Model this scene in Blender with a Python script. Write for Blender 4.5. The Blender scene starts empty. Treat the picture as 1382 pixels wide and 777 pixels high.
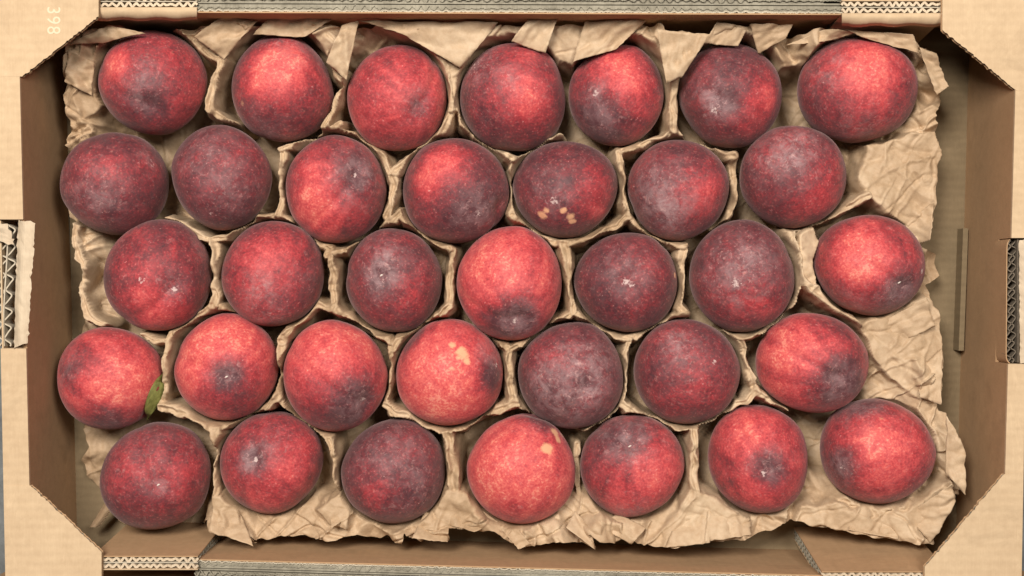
import bpy, bmesh, math
import numpy as np
from mathutils import Vector, Matrix

S = 0.01                       # script works in centimetres, scene in metres
D = 95.0                       # camera height above the tray floor
F = 1822.0                     # focal length in photograph pixels
CX, CY = 691.0, 388.5

scene = bpy.context.scene
C = scene.collection
# ---------------------------------------------------------------- camera
cam_d = bpy.data.cameras.new('camera')
cam_d.sensor_width = 36.0
cam_d.lens = 36.0 * F / 1382.0
cam_d.clip_start = 0.05
cam_d.clip_end = 50
cam = bpy.data.objects.new('camera', cam_d)
cam.location = (0, 0, D * S)
cam.rotation_euler = (0, 0, 0)
C.objects.link(cam)
scene.camera = cam
# ---------------------------------------------------------------- light
w = bpy.data.worlds.new('World'); scene.world = w; w.use_nodes = True
w.node_tree.nodes['Background'].inputs[0].default_value = (1.0, 0.93, 0.86, 1)
w.node_tree.nodes['Background'].inputs[1].default_value = 0.055


def area_lamp(name, loc, size, power, col):
    l = bpy.data.lights.new(name, 'AREA'); l.shape = 'SQUARE'; l.size = size
    l.energy = power; l.color = col
    o = bpy.data.objects.new(name, l); o.location = loc
    d = Vector((0, 0, 0.04)) - Vector(loc)
    o.rotation_euler = d.to_track_quat('-Z', 'Y').to_euler()
    C.objects.link(o)


area_lamp('ceiling_light', (-0.40, 0.56, 1.70), 0.48, 38.0, (1.0, 0.945, 0.86))
area_lamp('ceiling_light', (0.62, 0.50, 1.70), 0.48, 17.5, (1.0, 0.95, 0.87))
scene.render.engine = 'CYCLES'
scene.view_settings.view_transform = 'Standard'
scene.view_settings.look = 'None'
scene.view_settings.exposure = 0.0
scene.view_settings.gamma = 1.0
scene.cycles.max_bounces = 6
scene.cycles.diffuse_bounces = 2

rng = np.random.RandomState(7)


def W(px, py, z):
    k = (D - z) / F
    return ((px - CX) * k, -(py - CY) * k, z)


# ---------------------------------------------------------------- noise tools
def lattice_noise(x, y, cell, seed):
    """piecewise planar noise on a warped triangle lattice: sharp paper creases"""
    r = np.random.RandomState(seed)
    a = r.rand() * 6.28
    X = (x * math.cos(a) + y * math.sin(a)) / cell + 200.3
    Y = (-x * math.sin(a) + y * math.cos(a)) / cell + 200.7
    X = X + 0.30 * np.sin(Y * 0.9 + r.rand() * 6) + 0.12 * np.sin(Y * 1.7 + X * 1.1)
    Y = Y + 0.30 * np.sin(X * 0.8 + r.rand() * 6) + 0.12 * np.sin(X * 1.9 - Y * 1.3)
    u = X + Y * 0.5; v = Y
    i = np.floor(u).astype(int); j = np.floor(v).astype(int)
    fu = u - i; fv = v - j
    H = r.rand(401, 401)
    h = lambda p, q: H[p % 401, q % 401]
    lower = (fu + fv) < 1
    h10 = h(i + 1, j); h01 = h(i, j + 1)
    z1 = h(i, j) * (1 - fu - fv) + h10 * fu + h01 * fv
    z2 = h(i + 1, j + 1) * (fu + fv - 1) + h10 * (1 - fv) + h01 * (1 - fu)
    return np.where(lower, z1, z2) - 0.5


def crumple(x, y, seed=0):
    f = (1.05 * lattice_noise(x, y, 3.1, seed + 1) + 1.15 * lattice_noise(x, y, 1.6, seed + 2)
         + 0.20 * lattice_noise(x, y, 0.75, seed + 3) + 0.03 * lattice_noise(x, y, 0.33, seed + 4))
    # sharp fold lines wandering across the sheet
    for sd, c_, am in ((11, 4.2, .26), (12, 2.9, -.24), (13, 1.9, .18), (14, 1.4, -.14)):
        l = np.abs(lattice_noise(x, y, c_, seed + sd))
        f += am * np.clip(1 - l / (0.16 / c_), 0, 1)
    return f


def sines(P, seed, freq, n=7):
    r = np.random.RandomState(seed)
    out = np.zeros(len(P))
    for _ in range(n):
        k = r.randn(3); k = k / np.linalg.norm(k) * freq * (0.6 + 0.9 * r.rand())
        out += np.sin(P @ k + r.rand() * 6.28)
    return out / math.sqrt(n)


# ---------------------------------------------------------------- object tools
def mesh_obj(name, verts, faces, mat=None, parent=None, smooth=False):
    me = bpy.data.meshes.new(name)
    me.from_pydata([tuple(float(c) * S for c in v) for v in verts], [], faces)
    me.validate(); me.update()
    if mat: me.materials.append(mat)
    if smooth: me.polygons.foreach_set('use_smooth', [True] * len(me.polygons))
    o = bpy.data.objects.new(name, me); C.objects.link(o)
    if parent: o.parent = parent
    return o


def tag(o, label, cat=None, group=None, kind=None):
    if label: o['label'] = label
    if cat: o['category'] = cat
    if group: o['group'] = group
    if kind: o['kind'] = kind


class MB:
    def __init__(s): s.v = []; s.f = []

    def add(s, v, f):
        n = len(s.v); s.v += [tuple(p) for p in v]; s.f += [tuple(i + n for i in q) for q in f]

    def prism(s, bot, top):
        """two loops with the same number of points (counter-clockwise from above)"""
        n = len(bot)
        f = [tuple(range(n - 1, -1, -1)), tuple(range(n, 2 * n))]
        f += [(i, (i + 1) % n, n + (i + 1) % n, n + i) for i in range(n)]
        s.add(list(bot) + list(top), f)

    def poly(s, pts, z0, z1):
        s.prism([(x, y, z0) for x, y in pts], [(x, y, z1) for x, y in pts])

    def ribbon(s, pts, t, h, axis):
        """pts: 3D path; t thickness offset in the path plane; h extrude vector"""
        n = len(pts); P = np.array(pts); h = np.array(h)
        T = np.gradient(P, axis=0)
        N = np.cross(T, h); N /= np.linalg.norm(N, axis=1)[:, None] + 1e-9
        a = P + N * t / 2; b = P - N * t / 2
        v = np.concatenate([a, b, b + h, a + h])
        f = []
        for i in range(n - 1):
            for k in range(4):
                k2 = (k + 1) % 4
                f.append((k * n + i, k * n + i + 1, k2 * n + i + 1, k2 * n + i))
        s.add(v, f)

    def build(s, name, mat, parent=None, smooth=False):
        o = mesh_obj(name, s.v, s.f, mat, parent, smooth)
        bm = bmesh.new(); bm.from_mesh(o.data)
        bmesh.ops.recalc_face_normals(bm, faces=bm.faces); bm.to_mesh(o.data); bm.free()
        return o


# ---------------------------------------------------------------- materials
def new_mat(name):
    m = bpy.data.materials.new(name); m.use_nodes = True
    nt = m.node_tree; b = nt.nodes['Principled BSDF']
    return m, nt, b


def N(nt, t, **kw):
    n = nt.nodes.new(t)
    for k, v in kw.items():
        if k.startswith('i_'):
            key = k[2:]
            key = int(key) if key.isdigit() else key.replace('_', ' ')
            n.inputs[key].default_value = v
        else: setattr(n, k, v)
    return n


def L(nt, a, b): nt.links.new(a, b)


def math_n(nt, op, a, b=None, clamp=False):
    n = nt.nodes.new('ShaderNodeMath'); n.operation = op; n.use_clamp = clamp
    for i, x in enumerate((a, b)):
        if x is None: continue
        if isinstance(x, (int, float)): n.inputs[i].default_value = x
        else: nt.links.new(x, n.inputs[i])
    return n.outputs[0]


def mixc(nt, fac, a, b, mode='MIX'):
    n = nt.nodes.new('ShaderNodeMix'); n.data_type = 'RGBA'; n.blend_type = mode
    if isinstance(fac, (int, float)): n.inputs[0].default_value = fac
    else: nt.links.new(fac, n.inputs[0])
    for i, x in ((6, a), (7, b)):
        if isinstance(x, tuple): n.inputs[i].default_value = x + (1,)
        else: nt.links.new(x, n.inputs[i])
    return n.outputs[2]


def ramp(nt, fac, stops):
    n = nt.nodes.new('ShaderNodeValToRGB')
    e = n.color_ramp.elements
    while len(e) < len(stops): e.new(0.5)
    for k, (p, c) in enumerate(stops):
        e[k].position = p; e[k].color = tuple(c) + (1,) if len(c) == 3 else c
    nt.links.new(fac, n.inputs[0])
    return n.outputs[0]


def noise(nt, vec, scale, detail=4, rough=0.6, dist=0.0):
    n = nt.nodes.new('ShaderNodeTexNoise')
    n.inputs['Scale'].default_value = scale; n.inputs['Detail'].default_value = detail
    n.inputs['Roughness'].default_value = rough; n.inputs['Distortion'].default_value = dist
    if vec is not None: nt.links.new(vec, n.inputs['Vector'])
    return n.outputs['Fac']


def cardboard_mat(name, base, dark, rough=0.85, axis=1, lines=0.12, stain=0.0):
    m, nt, b = new_mat(name)
    tc = N(nt, 'ShaderNodeTexCoord')
    o = tc.outputs['Object']
    n1 = noise(nt, o, 14, 5, 0.6); n2 = noise(nt, o, 160, 4, 0.7)
    mp = N(nt, 'ShaderNodeMapping'); L(nt, o, mp.inputs[0])
    mp.inputs['Scale'].default_value = (1200, 90, 400) if axis == 1 else (90, 1200, 400)
    fib = noise(nt, mp.outputs[0], 1.0, 3, 0.6)
    t = math_n(nt, 'ADD', math_n(nt, 'MULTIPLY', n1, 0.5), math_n(nt, 'MULTIPLY', n2, 0.5))
    t = math_n(nt, 'ADD', math_n(nt, 'MULTIPLY', t, 0.8), math_n(nt, 'MULTIPLY', fib, 0.2))
    col = ramp(nt, t, [(0.32, dark), (0.66, base)])
    # faint flute lines showing through the liner
    wv = N(nt, 'ShaderNodeTexWave', wave_type='BANDS', bands_direction='X' if axis == 0 else 'Y')
    wv.inputs['Scale'].default_value = 55; wv.inputs['Distortion'].default_value = 1.2
    wv.inputs['Detail'].default_value = 2; wv.inputs['Detail Scale'].default_value = 1.5
    L(nt, o, wv.inputs['Vector'])
    col = mixc(nt, math_n(nt, 'MULTIPLY', wv.outputs['Fac'], lines), col, tuple(c * 0.8 for c in dark))
    sc = N(nt, 'ShaderNodeMapping'); L(nt, o, sc.inputs[0]); sc.inputs['Scale'].default_value = (1.0, 0.35, 1.0)
    n5 = noise(nt, sc.outputs[0], 70, 6, 0.75, 2.0); n6 = noise(nt, o, 22, 6, 0.7, 0.8)
    col = mixc(nt, math_n(nt, 'MULTIPLY', ramp(nt, n5, [(0.58, (0, 0, 0)), (0.72, (1, 1, 1))]), .30), col, tuple(min(1, c * 1.22) for c in base))
    col = mixc(nt, math_n(nt, 'MULTIPLY', ramp(nt, n6, [(0.54, (0, 0, 0)), (0.70, (1, 1, 1))]), .38), col, tuple(c * .72 for c in dark))
    L(nt, col, b.inputs['Base Color'])
    b.inputs['Roughness'].default_value = rough
    b.inputs['Specular IOR Level'].default_value = 0.25
    bp = N(nt, 'ShaderNodeBump'); bp.inputs['Strength'].default_value = 0.25; bp.inputs['Distance'].default_value = 0.0006
    hsum = math_n(nt, 'ADD', n2, math_n(nt, 'MULTIPLY', wv.outputs['Fac'], 0.5))
    L(nt, hsum, bp.inputs['Height']); L(nt, bp.outputs[0], b.inputs['Normal'])
    return m


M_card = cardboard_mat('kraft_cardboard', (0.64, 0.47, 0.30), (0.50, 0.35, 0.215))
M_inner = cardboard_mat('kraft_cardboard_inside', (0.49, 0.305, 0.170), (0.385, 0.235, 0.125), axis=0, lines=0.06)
M_floor = cardboard_mat('kraft_cardboard_floor', (0.28, 0.205, 0.12), (0.205, 0.148, 0.085), axis=1, lines=0.2)
M_edge = cardboard_mat('grey_cardboard_edge', (0.40, 0.36, 0.28), (0.15, 0.13, 0.095), lines=0.0)
M_flute = cardboard_mat('fluting_paper', (0.62, 0.54, 0.42), (0.42, 0.35, 0.26), lines=0.0)
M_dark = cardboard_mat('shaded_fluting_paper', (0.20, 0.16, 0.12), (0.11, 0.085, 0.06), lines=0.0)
M_torn = cardboard_mat('torn_liner', (0.68, 0.55, 0.40), (0.52, 0.40, 0.28), lines=0.0)
m, nt, b = new_mat('pale_print'); b.inputs['Base Color'].default_value = (0.72, 0.56, 0.39, 1); b.inputs['Roughness'].default_value = .8; M_print = m
m, nt, b = new_mat('grey_table')
tc = N(nt, 'ShaderNodeTexCoord')
n1 = noise(nt, tc.outputs['Object'], 60, 6, 0.7)
L(nt, ramp(nt, n1, [(0.35, (0.12, 0.125, 0.125)), (0.65, (0.22, 0.23, 0.23))]), b.inputs['Base Color'])
b.inputs['Roughness'].default_value = 0.6; M_table = m

# paper
m, nt, b = new_mat('brown_tissue_paper')
tc = N(nt, 'ShaderNodeTexCoord'); o = tc.outputs['Object']
n1 = noise(nt, o, 9, 4, 0.55); n2 = noise(nt, o, 260, 4, 0.7); n3 = noise(nt, o, 45, 5, 0.6, 0.6)
t = math_n(nt, 'ADD', math_n(nt, 'MULTIPLY', n1, 0.45), math_n(nt, 'ADD', math_n(nt, 'MULTIPLY', n2, 0.25), math_n(nt, 'MULTIPLY', n3, 0.3)))
col = ramp(nt, t, [(0.38, (0.40, 0.265, 0.155)), (0.5, (0.55, 0.385, 0.242)), (0.62, (0.67, 0.50, 0.335))])
n4 = noise(nt, o, 26, 3, 0.5, 1.5)
stn = ramp(nt, n4, [(0.64, (0, 0, 0)), (0.70, (1, 1, 1))])
col = mixc(nt, math_n(nt, 'MULTIPLY', stn, 0.22), col, (0.42, 0.25, 0.13))
L(nt, col, b.inputs['Base Color'])
b.inputs['Roughness'].default_value = 0.55; b.inputs['Specular IOR Level'].default_value = 0.25
bp = N(nt, 'ShaderNodeBump'); bp.inputs['Strength'].default_value = 0.35; bp.inputs['Distance'].default_value = 0.0008
L(nt, math_n(nt, 'ADD', n2, math_n(nt, 'MULTIPLY', n3, 0.8)), bp.inputs['Height']); L(nt, bp.outputs[0], b.inputs['Normal'])
tr = N(nt, 'ShaderNodeBsdfTranslucent'); L(nt, col, tr.inputs[0])
mx = N(nt, 'ShaderNodeMixShader'); mx.inputs[0].default_value = 0.14
L(nt, b.outputs[0], mx.inputs[1]); L(nt, tr.outputs[0], mx.inputs[2])
L(nt, mx.outputs[0], nt.nodes['Material Output'].inputs[0])
M_paper = m

# peach skin
m, nt, b = new_mat('peach_skin')
tc = N(nt, 'ShaderNodeTexCoord'); o = tc.outputs['Object']
oi = N(nt, 'ShaderNodeObjectInfo')
off = N(nt, 'ShaderNodeVectorMath', operation='ADD'); L(nt, o, off.inputs[0])
cmb = N(nt, 'ShaderNodeCombineXYZ')
L(nt, math_n(nt, 'MULTIPLY', oi.outputs['Random'], 9.0), cmb.inputs[0])
L(nt, math_n(nt, 'MULTIPLY', oi.outputs['Random'], 5.0), cmb.inputs[1])
L(nt, cmb.outputs[0], off.inputs[1]); v = off.outputs[0]


def attr(name):
    a = N(nt, 'ShaderNodeAttribute'); a.attribute_name = name; return a.outputs['Fac']


blush, dust, spot, pale, green = attr('blush'), attr('dust'), attr('spot'), attr('pale'), attr('green')
nA = noise(nt, v, 55, 5, 0.62, 0.5)        # 2 cm mottle
nB = noise(nt, v, 150, 6, 0.70, 0.4)       # 5 mm mottle
nC = noise(nt, v, 620, 3, 0.6)             # fine freckle
nD = noise(nt, v, 110, 6, 0.72, 0.5)       # streaks of bloom
t = math_n(nt, 'ADD', blush, math_n(nt, 'MULTIPLY', math_n(nt, 'SUBTRACT', nA, 0.5), .42))
t = math_n(nt, 'ADD', t, math_n(nt, 'MULTIPLY', math_n(nt, 'SUBTRACT', nB, 0.5), .8))
t = math_n(nt, 'ADD', t, math_n(nt, 'MULTIPLY', math_n(nt, 'SUBTRACT', nC, 0.5), .75), clamp=True)
col = ramp(nt, t, [(0.0, (0.072, 0.018, 0.024)), (0.25, (0.165, 0.023, 0.030)), (0.5, (0.35, 0.032, 0.040)),
                   (0.72, (0.55, 0.060, 0.066)), (0.9, (0.69, 0.115, 0.10)), (1.0, (0.78, 0.23, 0.17))])
dn = ramp(nt, nD, [(0.41, (0, 0, 0)), (0.66, (1, 1, 1))])
df = math_n(nt, 'MULTIPLY', dust, math_n(nt, 'ADD', math_n(nt, 'MULTIPLY', dn, 0.95), 0.20), clamp=True)
col = mixc(nt, df, col, (0.36, 0.22, 0.225))
nE = noise(nt, v, 300, 5, 0.65, 1.0)
fk = ramp(nt, nE, [(0.56, (0, 0, 0)), (0.70, (1, 1, 1))])
col = mixc(nt, math_n(nt, 'MULTIPLY', fk, math_n(nt, 'ADD', math_n(nt, 'MULTIPLY', dust, .6), .12)), col, (0.62, 0.36, 0.34))
# scattered tiny pale lenticels
vo = N(nt, 'ShaderNodeTexVoronoi'); vo.inputs['Scale'].default_value = 210; L(nt, v, vo.inputs['Vector'])
sp = ramp(nt, vo.outputs['Distance'], [(0.10, (1, 1, 1)), (0.20, (0, 0, 0))])
col = mixc(nt, math_n(nt, 'MULTIPLY', sp, 0.22), col, (0.62, 0.22, 0.17))
sf = math_n(nt, 'ADD', spot, math_n(nt, 'MULTIPLY', math_n(nt, 'SUBTRACT', nB, 0.5), 1.3))
sf = ramp(nt, sf, [(0.36, (0, 0, 0)), (0.70, (1, 1, 1))])
col = mixc(nt, math_n(nt, 'MULTIPLY', sf, 0.85), col, (0.78, 0.41, 0.23))
pf = math_n(nt, 'ADD', pale, math_n(nt, 'MULTIPLY', math_n(nt, 'SUBTRACT', nC, 0.5), 2.2))
pf = ramp(nt, pf, [(0.36, (0, 0, 0)), (0.70, (1, 1, 1))])
col = mixc(nt, math_n(nt, 'MULTIPLY', pf, 0.8), col, (0.62, 0.47, 0.44))
col = mixc(nt, green, col, (0.13, 0.13, 0.03))
L(nt, col, b.inputs['Base Color'])
b.inputs['Roughness'].default_value = 0.62
b.inputs['Specular IOR Level'].default_value = 0.32
b.inputs['Sheen Weight'].default_value = 0.24
b.inputs['Sheen Roughness'].default_value = 0.45
b.inputs['Sheen Tint'].default_value = (0.85, 0.62, 0.60, 1)
bp = N(nt, 'ShaderNodeBump'); bp.inputs['Strength'].default_value = 0.3; bp.inputs['Distance'].default_value = 0.0006
L(nt, math_n(nt, 'ADD', nC, math_n(nt, 'MULTIPLY', nB, 1.2)), bp.inputs['Height']); L(nt, bp.outputs[0], b.inputs['Normal'])
M_peach = m

m, nt, b = new_mat('green_leaf')
tc = N(nt, 'ShaderNodeTexCoord'); n1 = noise(nt, tc.outputs['Object'], 120, 4, 0.6)
L(nt, ramp(nt, n1, [(0.35, (0.09, 0.09, 0.02)), (0.65, (0.22, 0.22, 0.06))]), b.inputs['Base Color'])
b.inputs['Roughness'].default_value = 0.5; M_leaf = m
m, nt, b = new_mat('pale_stem_scar'); b.inputs['Base Color'].default_value = (0.66, 0.56, 0.50, 1); b.inputs['Roughness'].default_value = .7; M_scar = m

# ---------------------------------------------------------------- table
t = 150
o = mesh_obj('table_top', [(-t, -t, -0.36), (t, -t, -0.36), (t, t, -0.36), (-t, t, -0.36)], [(0, 1, 2, 3)], M_table)
tag(o, None, kind='structure')

# ---------------------------------------------------------------- the tray
tray = bpy.data.objects.new('cardboard_tray', None); C.objects.link(tray)
tag(tray, 'brown corrugated cardboard fruit tray holding all the peaches', 'box')


def w2(px, py, z): return W(px, py, z)[:2]


def lerp(a, b, t): return a + (b - a) * t


ZR = 9.0
# inner edge lines (x px as a function of y px) at height ZR, and outer ones
inL = lambda y: 27 + (y - 100) * 13 / 550
outL = lambda y: -8 + y * 16 / 777
inR = lambda y: 1370 - (y - 120) * 14 / 520
outR = lambda y: 1392 - y * 14 / 777

fl = MB()
fl.poly([(-32.2, -19.6), (32.6, -19.6), (32.6, 19.4), (-32.2, 19.4)], -0.3, -0.004)
fl.build('floor_panel', M_floor, tray)
# seams in the floor: slit edges of the locking tabs
s = MB(); a = W(90, 290, 0.3); c = W(93, 452, 0.3)
s.prism([(a[0] - .12, a[1], 0.0), (c[0] - .12, c[1], 0.0), (c[0] + .12, c[1], 0.0), (a[0] + .12, a[1], 0.0)],
        [(a[0] - .12, a[1], 0.6), (c[0] - .12, c[1], 0.6), (c[0] + .06, c[1], 0.6), (a[0] + .06, a[1], 0.6)])
s.build('locking_tab', M_edge, tray)
s = MB(); a = W(1303, 308, 1.2); c = W(1297, 473, 1.2)
s.prism([(a[0] - .16, a[1], 0.0), (c[0] - .16, c[1], 0.0), (c[0] + .2, c[1], 0.0), (a[0] + .2, a[1], 0.0)],
        [(a[0] - .16, a[1], 1.2), (c[0] - .16, c[1], 1.2), (c[0] + .16, c[1], 1.3), (a[0] + .16, a[1], 1.3)])
s.build('locking_tab', M_floor, tray)


def end_wall(inn, out, nx0, ny0, ny1, side):
    """end wall of the tray, rim on top, with the broken hand hole in the middle"""
    r = bpy.data.objects.new('end_wall', None); C.objects.link(r); r.parent = tray
    ys = [-30, ny0, ny1, 810]
    mb = MB()

    def slab(xa, xb, y0, y1, z0, z1, mb):
        # coordinates in px at ZR, so the wall faces stay vertical
        q = [w2(xa(y0), y0, ZR), w2(xb(y0), y0, ZR), w2(xb(y1), y1, ZR), w2(xa(y1), y1, ZR)]
        if side > 0: q = q[::-1]
        mb.poly(q, z0, z1)
    off = lambda f, d: (lambda y: f(y) + d)
    # inner liner panel, full length
    g = -side * 0
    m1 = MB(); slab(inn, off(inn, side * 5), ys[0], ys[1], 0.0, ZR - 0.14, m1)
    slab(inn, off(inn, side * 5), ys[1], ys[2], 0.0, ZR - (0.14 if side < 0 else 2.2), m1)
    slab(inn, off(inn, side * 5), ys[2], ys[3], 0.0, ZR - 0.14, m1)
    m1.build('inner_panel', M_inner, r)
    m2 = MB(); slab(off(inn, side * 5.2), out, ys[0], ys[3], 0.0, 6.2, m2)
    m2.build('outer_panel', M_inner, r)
    m3 = MB()
    slab(off(inn, -side * 0.3), out, ys[0], ys[1], ZR - 0.13, ZR + 0.105, m3)
    m3.build('rim', M_card, r, False)
    m3 = MB()
    slab(off(inn, -side * 0.3), out, ys[2], ys[3], ZR - 0.13, ZR + 0.105, m3)
    m3.build('rim', M_card, r, False)
    m4 = MB()
    slab(off(out, -side * 2), out, ys[0], ys[3], 6.2, ZR - 0.14, m4)
    for y0, y1 in ((ys[0], ys[1]), (ys[2], ys[3])):
        e = ys[1] if y0 < ny0 else ys[2]
        slab(off(inn, side * 5.2), off(out, -side * 2.2), *( (e - 3, e) if y0 < ny0 else (e, e + 3)), 6.2, ZR - 0.14, m4)
    m4.build('outer_liner', M_card, r)
    return r


Lw = end_wall(inL, outL, 0, 296, 470, -1)
Rw = end_wall(inR, outR, 0, 321, 491, 1)


def flute_y(mb, xc, y0, y1, lam, amp, z, depth, t, ph=0.0, jit=0.0, seed=0):
    """a wavy fluting ribbon running along the y direction (px coordinates at height z)"""
    r = np.random.RandomState(seed)
    pts = []
    n = int(abs(y1 - y0) / 1.6)
    for i in range(n + 1):
        y = lerp(y0, y1, i / n)
        a = amp * (1 + jit * math.sin(y * 0.09 + seed))
        u = 2 * math.pi * y / lam + ph
        x = xc(y) + a * math.sin(u + 0.5 * math.sin(u))
        p = W(x, y, z); pts.append((p[0], p[1], z - depth))
    mb.ribbon(pts, t, (0, 0, depth), 2)


mb = MB()
flute_y(mb, lambda y: 13 + 3 * math.sin(y / 40), 303, 467, 22, 5.0, 8.7, 1.5, .085, 0.4, .2, 1)
flute_y(mb, lambda y: 2 + 3 * math.sin(y / 40), 303, 467, 22, 5.0, 8.7, 1.5, .085, 1.9, .2, 2)
mb.build('fluting', M_flute, Lw)
mb = MB()
for xc in (7.5, ):
    flute_y(mb, lambda y: xc + 3 * math.sin(y / 40), 303, 467, 400, 0.3, 8.8, 1.5, .08)
mb.build('middle_liner', M_flute, Lw)
mb = MB()
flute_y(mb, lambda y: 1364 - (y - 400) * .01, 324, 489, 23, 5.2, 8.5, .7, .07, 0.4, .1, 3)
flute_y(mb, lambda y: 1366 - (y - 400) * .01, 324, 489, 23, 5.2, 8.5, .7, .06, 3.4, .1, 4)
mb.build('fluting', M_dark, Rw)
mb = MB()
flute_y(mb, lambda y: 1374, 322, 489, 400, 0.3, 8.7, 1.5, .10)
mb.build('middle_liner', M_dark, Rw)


mb = MB()
flute_y(mb, lambda y: 1358.5 - (y - 400) * .012 + 5 * (abs(y - 406) / 84) ** 24, 322, 490, 400, 0.3, 8.55, 2.2, .06)
mb.build('bulged_liner', M_inner, Rw)


def sheet_px(name, quad, nu, nv, mat, parent, rough_edge=0.05, bend=0.0, seed=0, thick=0.05, crum=0.0):
    """a bilinear sheet through 4 px/z corners, uneven edges, real thickness"""
    r = np.random.RandomState(seed)
    A, B, Cc, Dd = [np.array(W(*q)) for q in quad]
    v = []; f = []
    for j in range(nv + 1):
        for i in range(nu + 1):
            a, c = i / nu, j / nv
            p = (A * (1 - a) + B * a) * (1 - c) + (Dd * (1 - a) + Cc * a) * c
            p = p + np.array([0, 0, bend * math.sin(math.pi * a)])
            if i in (0, nu) or j in (0, nv): p[:2] += r.randn(2) * rough_edge
            v.append(p)
    v = np.array(v)
    if crum: v[:, 2] += crum * (lattice_noise(v[:, 0], v[:, 1], .8, seed + 50) + .5 * lattice_noise(v[:, 0], v[:, 1], .35, seed + 51))
    for j in range(nv):
        for i in range(nu):
            k = j * (nu + 1) + i
            f.append((k, k + 1, k + nu + 2, k + nu + 1))
    o = mesh_obj(name, v, f, mat, parent, False)
    md = o.modifiers.new('thickness', 'SOLIDIFY'); md.thickness = thick * S; md.offset = -1
    return o


# torn liner folded over the left rim beside the hand hole, and the one on the right
sheet_px('torn_flap', [(25, 297, 9.15), (48, 300, 9.5), (37, 462, 9.3), (20, 470, 9.1)], 8, 40, M_torn, Lw, 0.035, 0.25, 3, .06, .12)
sheet_px('torn_flap', [(-6, 300, 8.9), (10, 302, 9.3), (20, 330, 9.0), (-6, 325, 9.0)], 6, 8, M_torn, Lw, 0.05, 0.2, 4, .06, .12)
sheet_px('torn_flap', [(1376, 324, 8.9), (1394, 324, 9.3), (1392, 490, 9.2), (1377, 490, 8.9)], 6, 40, M_torn, Rw, 0.02, 0.1, 5, .06, .1)


def corner_flap(pts, diag):
    """thick corner plate; pts px at top; diag = indices of the cut edge"""
    r = bpy.data.objects.new('corner_flap', None); C.objects.link(r); r.parent = tray
    zt = ZR + 0.12
    ring = []
    rr = np.random.RandomState(int(abs(pts[0][0]) + 3 * abs(pts[0][1])) % 1000)
    for i, p in enumerate(pts):
        q = pts[(i + 1) % len(pts)]
        if i == diag:
            n = 46
            for k in range(n):
                a = k / n; j = rr.randn(2) * 0.55 * (k > 0)
                ring.append((p[0] + (q[0] - p[0]) * a + j[0], p[1] + (q[1] - p[1]) * a + j[1]))
        else: ring.append(p)
    top = [w2(x, y, zt) for x, y in ring]
    area = sum(top[i][0] * top[(i + 1) % len(top)][1] - top[(i + 1) % len(top)][0] * top[i][1] for i in range(len(top)))
    if area < 0: top = top[::-1]
    m1 = MB(); m1.poly(top, zt - 0.055, zt); m1.build('top_liner', M_card, r)
    m2 = MB(); m2.poly(top, ZR - 0.28, ZR - 0.225); m2.build('bottom_liner', M_inner, r)
    A = np.array(w2(*pts[diag], zt)); B = np.array(w2(*pts[(diag + 1) % len(pts)], zt))
    cen = np.mean(np.array(top), axis=0)
    d = (B - A) / np.linalg.norm(B - A); nrm = np.array([-d[1], d[0]])
    if np.dot(cen - A, nrm) < 0: nrm = -nrm
    ln = np.linalg.norm(B - A); n = int(ln / 0.035)
    path = []
    for k in range(n + 1):
        s_ = ln * k / n
        z = ZR - 0.08 + 0.13 * math.sin(2 * math.pi * s_ / 0.46 + 0.5 * math.sin(s_))
        p = A + d * s_ + nrm * (0.02 + 0.05 * rr.rand())
        path.append((p[0], p[1], z))
    m3 = MB(); m3.ribbon(path, 0.05, (nrm[0] * .7, nrm[1] * .7, 0), 2); m3.build('fluting', M_edge, r)
    return r


corner_flap([(-40, -40), (133, -40), (133, 22), (30, 103), (-40, 104)], 2)
corner_flap([(1272, -40), (1430, -40), (1430, 126), (1372, 122), (1272, 40)], 3)
corner_flap([(8, 655), (41, 655), (137, 745), (137, 830), (10, 830)], 1)
corner_flap([(1355, 640), (1379, 636), (1377, 830), (1248, 830), (1248, 765)], 4)

# pressed figures on the top left corner flap
cu = bpy.data.curves.new('printed_number', 'FONT'); cu.body = '398'; cu.size = 2.0 * S; cu.space_character = 1.15
cu.extrude = 0.0001
to = bpy.data.objects.new('printed_number', cu); C.objects.link(to)
dg = bpy.context.evaluated_depsgraph_get()
me = bpy.data.meshes.new_from_object(to.evaluated_get(dg)); bpy.data.objects.remove(to)
me.materials.append(M_print)
to = bpy.data.objects.new('printed_number', me); C.objects.link(to)
p = W(64, 8, ZR + .125); to.location = (p[0] * S, p[1] * S, p[2] * S); to.rotation_euler = (0, 0, -math.pi / 2)
to.scale = (0.55, 0.6, 1); to.parent = tray


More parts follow.
